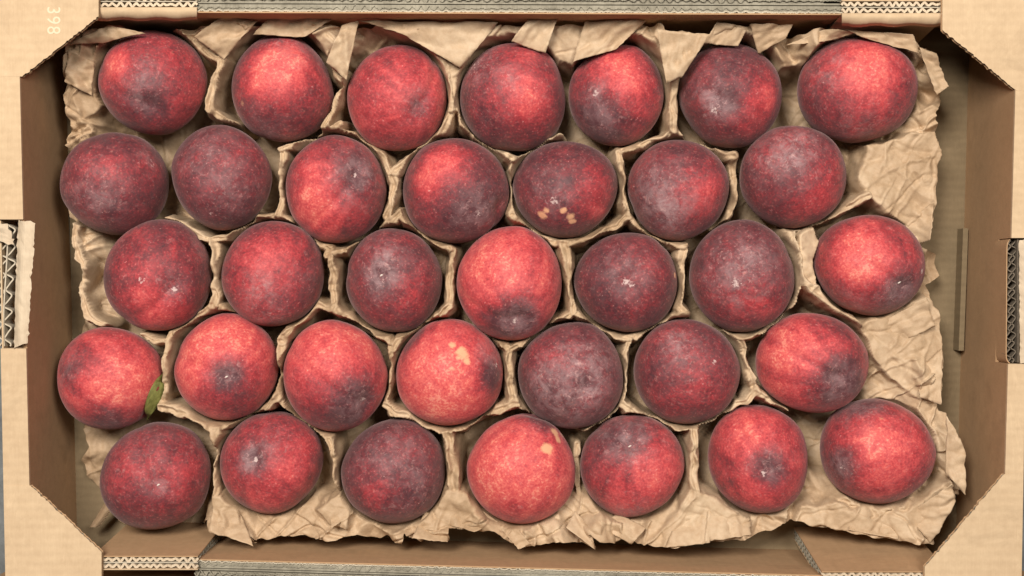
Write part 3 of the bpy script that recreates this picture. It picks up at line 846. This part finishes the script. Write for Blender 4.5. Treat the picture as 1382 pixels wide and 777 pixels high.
plateaus = [  # (z at first .. plane fitted over px,z points)
 [(482,28,6.1),(535,24,6.2),(680,30,6.3),(655,62,5.9),(628,92,5.6),(618,120,5.3),(612,150,5.0),(603,125,5.3),(600,92,5.6),(575,72,5.8),(535,45,6.0)],
 [(690,26,6.1),(760,25,6.2),(870,28,6.2),(852,55,5.6),(820,70,5.4),(770,85,5.1),(752,80,5.1),(725,62,5.5),(690,55,5.6),(655,62,5.7)],
 [(884,40,6.4),(958,47,6.5),(945,75,6.2),(922,100,6.0),(914,125,5.8),(914,172,5.2),(904,160,5.3),(899,115,5.8),(884,70,6.2)],
 [(318,26,6.2),(362,18,6.4),(430,24,6.3),(450,36,6.1),(442,60,5.8),(408,48,5.7),(372,42,5.6),(345,46,5.5),(318,62,5.4),(301,82,5.2),(280,62,5.4),(262,50,5.6)],
 [(92,50,5.8),(128,36,6.2),(180,34,6.3),(200,44,6.1),(160,47,5.9),(142,52,5.6),(134,80,5.0),(130,105,4.8),(136,140,4.4),(112,165,4.4),(96,175,4.5),(86,150,5.0),(86,95,5.5)],
 [(600,664,5.3),(625,664,5.3),(642,680,5.3),(678,712,5.4),(640,717,5.3),(604,712,5.2),(586,694,5.1)],
 [(936,655,5.3),(948,664,5.3),(985,684,5.3),(1015,702,5.3),(1015,722,5.3),(960,730,5.5),(898,738,5.6),(896,716,5.5),(920,680,5.2)],
 [(284,670,5.2),(297,668,5.2),(318,688,5.1),(330,712,5.1),(343,735,5.2),(322,722,5.2),(282,716,5.2)],
 [(1172,198,4.8),(1225,182,4.8),(1262,178,4.7),(1275,200,4.6),(1262,270,4.4),(1258,300,4.3),(1240,320,4.2),(1225,300,4.4),(1198,285,4.8),(1172,262,5.0),(1158,240,4.9)],
 [(1158,440,4.8),(1205,418,4.7),(1250,400,4.6),(1268,420,4.4),(1274,480,4.2),(1268,545,4.2),(1235,535,4.4),(1205,510,4.8),(1180,482,4.8)],
 [(1082,318,5.0),(1096,304,5.0),(1108,330,4.4),(1100,360,4.4),(1106,385,4.6),(1082,376,5.0)],
 [(440,680,4.8),(462,664,4.9),(474,690,5.0),(470,712,5.2),(448,706,5.2),(425,690,5.0)],
 [(1080,690,5.3),(1130,676,5.2),(1175,700,5.4),(1225,690,5.5),(1262,668,5.7),(1285,650,5.7),(1290,668,5.5),(1268,700,5.4),(1258,733,5.4),(1200,728,5.4),(1140,716,5.4),(1075,706,5.2)],
]
ctrl = [  # loose heights of the sheet (px, py, z)
 (100,120,5.0),(95,60,5.8),(160,38,6.2),(230,40,6.0),(300,40,5.8),(450,40,6.0),(600,35,6.1),(760,35,6.0),(860,35,6.0),
 (905,45,6.2),(980,32,6.2),(1040,40,6.0),(1060,60,5.4),(1120,42,6.2),(1200,46,6.2),(1245,66,6.1),(1272,105,5.8),(1268,150,4.8),
 (1255,80,4.2),(1250,130,3.4),(1240,190,3.6),(1220,250,3.9),(1265,250,3.8),(1180,230,3.2),(1160,220,2.0),(1250,320,3.2),(1262,360,2.2),(1260,420,3.6),
 (1230,440,3.8),(1220,500,3.9),(1265,500,3.8),(1200,470,3.9),(1180,530,2.8),(1270,560,3.8),(1290,600,4.6),(1300,650,4.8),(1270,660,4.2),(1260,725,5.3),
 (1200,715,5.2),(1150,700,4.9),(1100,690,4.6),(1090,650,3.6),(1040,710,5.2),(960,720,5.2),(900,730,5.3),(870,715,5.1),(800,720,5.2),(750,722,5.2),(700,728,5.3),
 (780,690,3.6),(850,710,4.8),(640,712,5.2),(600,722,5.2),(550,718,5.1),(530,722,5.0),(500,722,5.0),(440,720,5.1),(400,718,5.0),(345,725,5.0),
 (460,700,4.2),(370,705,4.4),(300,710,5.1),(283,715,5.2),(270,690,.4),(240,705,.4),(160,700,.6),(125,640,.5),(115,580,.6),(120,600,1.2),(110,450,1.0),(125,370,1.2),(108,400,3.2),(105,330,3.2),(98,295,3.0),
 (130,430,2.4),(95,230,3.0),(95,180,4.2),(88,140,5.0),
]
# deep pockets wherever a ridge or a fruit is not
outline = [(92,55,5.8),(100,44,6),(130,35,6.2),(165,31,6.2),(205,36,6.2),(240,38,6.1),(262,36,6.0),(285,28,6.2),(310,23,6.2),(335,17,6.4),(362,15,6.4),(400,20,6.3),(430,24,6.2),(452,31,6.1),
 (466,36,6.0),(482,26,6.2),(520,22,6.2),(560,23,6.2),(600,25,6.2),(650,26,6.2),(700,26,6.2),(760,24,6.2),(820,24,6.2),(868,25,6.2),(893,31,6.3),(896,40,6.4),(930,42,6.5),(958,46,6.5),(966,32,6.3),(974,22,6.3),
 (994,27,6.2),(1008,38,6.1),(1014,31,6.1),(1045,29,6.1),(1070,33,6.0),(1064,48,5.6),(1088,46,5.8),(1105,38,6.2),(1150,38,6.3),(1190,44,6.3),(1235,45,6.2),(1243,60,6.2),(1262,70,6.1),(1272,88,6.0),(1281,108,5.8),(1278,132,5.2),(1262,152,4.6),
 (1268,165,4.7),(1275,192,4.7),(1268,228,4.6),(1262,270,4.4),(1262,300,4.2),(1252,318,4),(1243,333,3.4),(1262,342,2),(1265,372,2),(1250,385,3),(1262,392,4.4),(1268,430,4.4),(1274,465,4.2),(1272,500,4.2),(1268,545,4.2),(1270,556,4.2),(1283,558,4.4),(1288,575,4.6),(1293,600,4.8),
 (1303,606,4.9),(1305,640,5.0),(1302,673,5.2),(1286,670,5.5),(1272,694,5.4),(1262,720,5.4),(1258,734,5.4),(1230,732,5.4),(1200,728,5.4),(1145,718,5.4),(1100,712,5.3),(1072,703,5.2),(1056,712,5.2),(1030,722,5.3),(990,730,5.4),(940,733,5.5),
 (898,740,5.6),(893,738,5.5),(860,733,5.3),(850,725,5.2),(830,733,5.3),(800,722,5.2),(791,712,5.2),(803,741,5.5),(785,735,5.4),(755,727,5.3),(730,737,5.3),(705,743,5.4),(692,735,5.3),(668,716,5.3),(640,718,5.3),(607,712,5.2),(605,732,5.3),(590,727,5.2),(580,722,5.2),(568,733,5.3),(550,724,5.2),(546,718,5.1),(542,735,5.3),(532,731,5.2),(525,722,5.1),(505,731,5.2),(480,722,5.1),(452,730,5.2),
 (400,725,5.1),(345,731,5.2),(333,722,5.2),(343,740,5.4),(322,732,5.3),(300,720,5.2),(281,718,5.2),(280,700,5.0),(262,714,.6),(235,706,.5),(200,712,.5),(160,704,.6),(150,690,.6),(132,655,.5),(118,640,.6),(112,620,.8),(124,600,1.0),(112,578,.8),(130,540,1),(112,470,1.2),(104,450,1.6),(112,425,3.6),
 (104,398,3.8),(108,362,3.8),(99,330,3.8),(103,300,3.6),(95,292,3),(92,240,3),(92,205,3.6),(86,185,4.4),(92,170,4.6),(84,150,5.0),(83,110,5.4),(87,78,5.8)]


def seg_dist(PX, PY, a, c):
    ax, ay = a; bx, by = c
    dx, dy = bx - ax, by - ay; l2 = dx * dx + dy * dy + 1e-9
    t = np.clip(((PX - ax) * dx + (PY - ay) * dy) / l2, 0, 1)
    return np.hypot(PX - ax - t * dx, PY - ay - t * dy)


def inside(PX, PY, poly):
    r = np.zeros(PX.shape, bool); n = len(poly)
    for i in range(n):
        x1, y1 = poly[i]; x2, y2 = poly[(i + 1) % n]
        c = ((y1 > PY) != (y2 > PY)) & (PX < (x2 - x1) * (PY - y1) / (y2 - y1 + 1e-12) + x1)
        r ^= c
    return r


def height_and_world(gx, gy):
    wx = gx + 0.34 * lattice_noise(gx, gy, 1.3, 60) + 0.12 * lattice_noise(gx, gy, .5, 61)
    wy = gy + 0.34 * lattice_noise(gx, gy, 1.3, 62) + 0.12 * lattice_noise(gx, gy, .5, 63)
    num = np.zeros_like(gx); den = np.zeros_like(gx)
    pts = [(W(*p)) for p in ctrl] + [(p[0], p[1], 0.3) for p in peach_info]
    # mid-points between touching fruit stay low
    for i, p in enumerate(peach_info):
        for q in peach_info[i + 1:]:
            d_ = math.hypot(p[0] - q[0], p[1] - q[1])
            if d_ < 9: pts.append(((p[0] + q[0]) / 2, (p[1] + q[1]) / 2, .5))
    for x, y, z in pts:
        w_ = 1.0 / ((gx - x) ** 2 + (gy - y) ** 2 + .05) ** 2
        num += w_ * z; den += w_
    h = num / den
    cr = crumple(gx, gy)
    wid = .9 + 0.9 * lattice_noise(gx, gy, 1.1, 44)
    zvar = 0.95 * lattice_noise(gx, gy, 1.5, 45) + 0.35 * lattice_noise(gx, gy, .7, 46)
    rh = np.full_like(gx, -9.)
    for (z, hw, pl) in ridges:
        P_ = [w2(x, y, z) for x, y in pl]
        x0 = min(p[0] for p in P_) - 3; x1 = max(p[0] for p in P_) + 3
        y0 = min(p[1] for p in P_) - 3; y1 = max(p[1] for p in P_) + 3
        m_ = (gx > x0) & (gx < x1) & (gy > y0) & (gy < y1)
        if not m_.any(): continue
        d = np.full(m_.sum(), 1e9); X_ = wx[m_]; Y_ = wy[m_]
        for i in range(len(P_) - 1): d = np.minimum(d, seg_dist(X_, Y_, P_[i], P_[i + 1]))
        hwv = hw * .95 * wid[m_]
        e = np.maximum(d - hwv, 0)
        zz = z + zvar[m_] - 0.22 * np.clip(1 - d / (hwv * .6), 0, 1) - 9.5 * e + .5 * lattice_noise(X_, Y_, .9, 47)
        rh[m_] = np.maximum(rh[m_], zz)
    for pl in plateaus:
        P_ = [W(*p) for p in pl]; P2 = [(p[0], p[1]) for p in P_]
        A_ = np.array([[p[0], p[1], 1] for p in P_]); z_ = np.array([p[2] for p in P_])
        co = np.linalg.lstsq(A_, z_, rcond=None)[0]
        x0 = min(p[0] for p in P_) - 3; x1 = max(p[0] for p in P_) + 3
        y0 = min(p[1] for p in P_) - 3; y1 = max(p[1] for p in P_) + 3
        m_ = (gx > x0) & (gx < x1) & (gy > y0) & (gy < y1)
        X_ = wx[m_]; Y_ = wy[m_]
        d = np.full(m_.sum(), 1e9)
        for i in range(len(P2)): d = np.minimum(d, seg_dist(X_, Y_, P2[i], P2[(i + 1) % len(P2)]))
        ins = inside(X_, Y_, P2); sd = np.where(ins, 0, d)
        zz = co[0] * X_ + co[1] * Y_ + co[2] + 0.45 * zvar[m_] - 6.5 * sd
        rh[m_] = np.maximum(rh[m_], zz)
    flat = np.clip((h - 1.5) / 2.5, 0, 1)
    h = h + cr * (0.5 + 1.15 * flat)
    for rx_, ry_, rr_ in ((1222, 214, 6), (1236, 212, 6), (1249, 212, 5), (1222, 236, 6), (1236, 237, 6), (1250, 240, 8), (1250, 240, 4)):
        p = W(rx_, ry_, 4.7); dd = np.abs(np.hypot(gx - p[0], gy - p[1]) - rr_ * .05)
        rh = rh + 0.05 * np.clip(1 - dd / .09, 0, 1)
    h = np.maximum(h, rh + cr * .5)
    h = np.minimum(h, 6.7)
    h = np.maximum(h, 0.12 + 0.25 * (cr + .4).clip(0, 1))
    for (X, Y, cz, RX, RY, rz0) in peach_info:
        q = np.sqrt(((gx - X) / RX) ** 2 + ((gy - Y) / RY) ** 2) / 1.03
        m_ = q < 1.15
        al = cz - rz0 * np.sqrt(np.clip(1 - q[m_] ** 2, 0, 1)) - .10 + np.clip(q[m_] - 1, 0, 1) * RX * 9
        h[m_] = np.minimum(h[m_], np.maximum(al, .08))
    return h


step = 0.074
xs = np.arange(-31.0, 31.3, step); ys = np.arange(-17.3, 17.45, step)
GX, GY = np.meshgrid(xs, ys)
H = height_and_world(GX, GY)
OP = [W(*p)[:2] for p in outline]
# roughen the torn edge a little
OP2 = []
rr = np.random.RandomState(3)
for i in range(len(OP)):
    a = np.array(OP[i]); c = np.array(OP[(i + 1) % len(OP)]); n = max(1, int(np.linalg.norm(c - a) / .5))
    for k in range(n):
        p = a + (c - a) * k / n + (rr.randn(2) * .035 if k else 0)
        OP2.append((min(max(p[0], -30.7), 31.2), min(max(p[1], -17.15), 17.3)))
INS = inside(GX, GY, OP2)
ny, nx = GX.shape
ids = np.arange(ny * nx).reshape(ny, nx)
cell = INS[:-1, :-1] | INS[1:, :-1] | INS[:-1, 1:] | INS[1:, 1:]
# snap vertices just outside the outline onto it
need = np.zeros((ny, nx), bool)
need[:-1, :-1] |= cell; need[1:, :-1] |= cell; need[:-1, 1:] |= cell; need[1:, 1:] |= cell
out = need & ~INS
ox, oy = GX[out], GY[out]
best = np.full(ox.shape, 1e9); bx = ox.copy(); by = oy.copy()
for i in range(len(OP2)):
    a = OP2[i]; c = OP2[(i + 1) % len(OP2)]
    dx, dy = c[0] - a[0], c[1] - a[1]; l2 = dx * dx + dy * dy + 1e-9
    t = np.clip(((ox - a[0]) * dx + (oy - a[1]) * dy) / l2, 0, 1)
    px_, py_ = a[0] + t * dx, a[1] + t * dy; d = np.hypot(ox - px_, oy - py_)
    m_ = d < best; best[m_] = d[m_]; bx[m_] = px_[m_]; by[m_] = py_[m_]
PXs, PYs = GX.copy(), GY.copy(); PXs[out] = bx; PYs[out] = by
used = need.ravel(); remap = -np.ones(ny * nx, int); remap[used] = np.arange(used.sum())
VV = np.stack([PXs.ravel()[used], PYs.ravel()[used], H.ravel()[used]], 1)
# small sideways buckling so walls of the cups are not dead straight
VV[:, 0] += 0.05 * np.sin(VV[:, 1] * 4 + VV[:, 2] * 2.2); VV[:, 1] += 0.05 * np.sin(VV[:, 0] * 4.3 + VV[:, 2] * 2.6)
jj, ii = np.nonzero(cell)
FF = np.stack([ids[jj, ii], ids[jj, ii + 1], ids[jj + 1, ii + 1], ids[jj + 1, ii]], 1)
FF = remap[FF]
me = bpy.data.meshes.new('paper_liner')
me.vertices.add(len(VV)); me.vertices.foreach_set('co', (VV * S).astype(np.float32).ravel())
me.loops.add(FF.size); me.loops.foreach_set('vertex_index', FF.ravel().astype(np.int32))
me.polygons.add(len(FF)); me.polygons.foreach_set('loop_start', (np.arange(len(FF)) * 4).astype(np.int32))
me.polygons.foreach_set('loop_total', np.full(len(FF), 4, np.int32))
me.update(calc_edges=True); me.validate()
me.materials.append(M_paper)
me.polygons.foreach_set('use_smooth', [True] * len(me.polygons))
liner = bpy.data.objects.new('paper_liner', me); C.objects.link(liner)
tag(liner, 'crumpled brown tissue paper liner folded into cups between the peaches', 'paper')

# ---------------------------------------------------------------- leaf and scrap
X, Y, cz, RX, RY, rz0 = peach_info[21]
v = []; f = []; nn = 16
for k in range(nn + 1):
    t_ = k / nn
    ctr = np.array([lerp(216, 196, t_), lerp(504, 567, t_)]); ctr[0] += 4 * math.sin(math.pi * t_)
    wd = 6.5 * math.sin(math.pi * min(1, t_ * .93 + .05)) ** .8
    for s_ in (-1, 0, 1):
        z = 6.0 - 1.9 * t_ - 0.6 * (s_ > 0) + (0.15 if s_ == 0 else 0) - 1.2 * (1 - t_)
        p = W(ctr[0] + s_ * wd * .95, ctr[1] + s_ * wd * .35, z + .55)
        # keep the blade lying on the fruit
        q2 = ((p[0] - X) / RX) ** 2 + ((p[1] - Y) / RY) ** 2
        zf = cz + rz0 * math.sqrt(max(0, 1 - q2)) + .34 if q2 < 1 else cz
        v.append((p[0], p[1], max(zf, cz - .3)))
for k in range(nn):
    a = k * 3
    f += [(a, a + 1, a + 4, a + 3), (a + 1, a + 2, a + 5, a + 4)]
lf = mesh_obj('leaf', v, f, M_leaf, None, True)
md = lf.modifiers.new('thickness', 'SOLIDIFY'); md.thickness = .03 * S
tag(lf, 'narrow green leaf clinging to the lower right of the leftmost coral peach', 'leaf')

o = sheet_px('paper_scrap', [(121, 711, 1.4), (134, 711, 1.8), (158, 680, 2.6), (142, 678, 2.0)], 6, 14, M_paper, None, .02, .35, 8, .02, .05)
tag(o, 'small curled tan paper tip beside the bottom left peach', 'paper')

# loose folds of the sheet lapping over its own margin
folds = [
 [(262,50,6.3),(300,22,6.8),(348,28,6.6),(302,80,6.0)],
 [(340,46,6.2),(372,16,6.9),(448,26,6.8),(412,50,6.3)],
 [(440,84,5.9),(462,34,6.7),(484,27,6.8),(468,108,5.7)],
 [(482,27,6.9),(672,30,6.8),(622,92,6.2),(540,44,6.5)],
 [(690,56,6.3),(712,27,6.9),(752,26,6.9),(736,72,6.2)],
 [(772,84,6.0),(790,28,6.8),(872,28,6.9),(832,66,6.3)],
 [(886,40,7.2),(958,47,7.3),(920,104,6.7),(899,112,6.5)],
 [(968,28,6.9),(1008,40,6.8),(996,62,6.3),(950,58,6.3)],
 [(1012,32,6.9),(1070,33,6.9),(1060,52,6.6),(1024,72,6.1)],
 [(1062,60,6.4),(1112,39,7.0),(1160,42,7.0),(1112,56,6.7)],
 [(1140,40,7.0),(1232,46,7.0),(1243,72,6.7),(1168,53,6.8)],
 [(1240,64,6.8),(1264,72,6.7),(1281,116,6.2),(1264,128,6.0)],
 [(94,60,6.5),(146,34,7.0),(197,45,6.8),(142,58,6.4)],
 [(86,110,6.0),(92,66,6.4),(128,84,5.6),(122,128,5.2)],
 [(1172,204,5.4),(1212,186,5.4),(1222,262,5.2),(1196,282,5.3)],
 [(1222,302,5.3),(1262,272,5.0),(1256,324,4.9),(1236,330,4.9)],
 [(1178,440,5.2),(1250,402,5.1),(1262,440,5.0),(1196,470,5.3)],
 [(1236,500,5.2),(1272,470,4.9),(1270,546,4.9),(1242,536,5.1)],
 [(1278,560,5.5),(1302,608,5.7),(1303,668,5.9),(1276,640,5.5)],
 [(1146,716,5.8),(1150,692,5.8),(1226,690,6.0),(1212,728,5.9)],
 [(1222,694,6.1),(1284,652,6.4),(1290,676,6.1),(1256,733,6.1)],
 [(898,739,6.1),(922,678,5.9),(962,668,6.0),(958,732,6.1)],
 [(950,731,6.0),(958,668,5.9),(1012,700,5.9),(1014,722,5.8)],
 [(282,717,5.8),(292,660,5.8),(322,690,5.8),(342,737,6.0)],
 [(440,676,5.6),(460,666,5.7),(474,694,5.7),(448,712,5.7)],
 [(556,726,5.9),(574,690,5.7),(606,704,5.8),(604,732,6.0)],
 [(598,706,5.9),(622,668,5.8),(672,704,5.9),(640,718,5.9)],
 [(764,712,5.8),(776,690,5.6),(798,712,5.8),(803,741,6.1)],
 [(796,704,5.7),(836,694,5.6),(872,712,5.8),(852,734,5.9)],
 [(676,714,5.8),(700,716,5.7),(716,734,5.9),(700,742,5.9)],
]
for k_, qd in enumerate(folds):
    mx_ = sum(q[0] for q in qd) / 4; my_ = sum(q[1] for q in qd) / 4
    # the root of each fold dives under the sheet it belongs to
    if my_ > 640 and mx_ < 1240: qd = [(x, y, z - 1.3 if y < 708 else z) for x, y, z in qd]
    elif mx_ > 1170 and my_ > 180: qd = [(x, y, z - 1.1 if x < 1240 else z) for x, y, z in qd]
    elif my_ < 60: qd = [(x, y, z - .15) for x, y, z in qd]
    o = sheet_px('paper_fold', qd, 22, 18, M_paper, liner, .012, .12 * (-1) ** k_, 40 + k_, .025, .55)
    o.data.polygons.foreach_set('use_smooth', [True] * len(o.data.polygons))
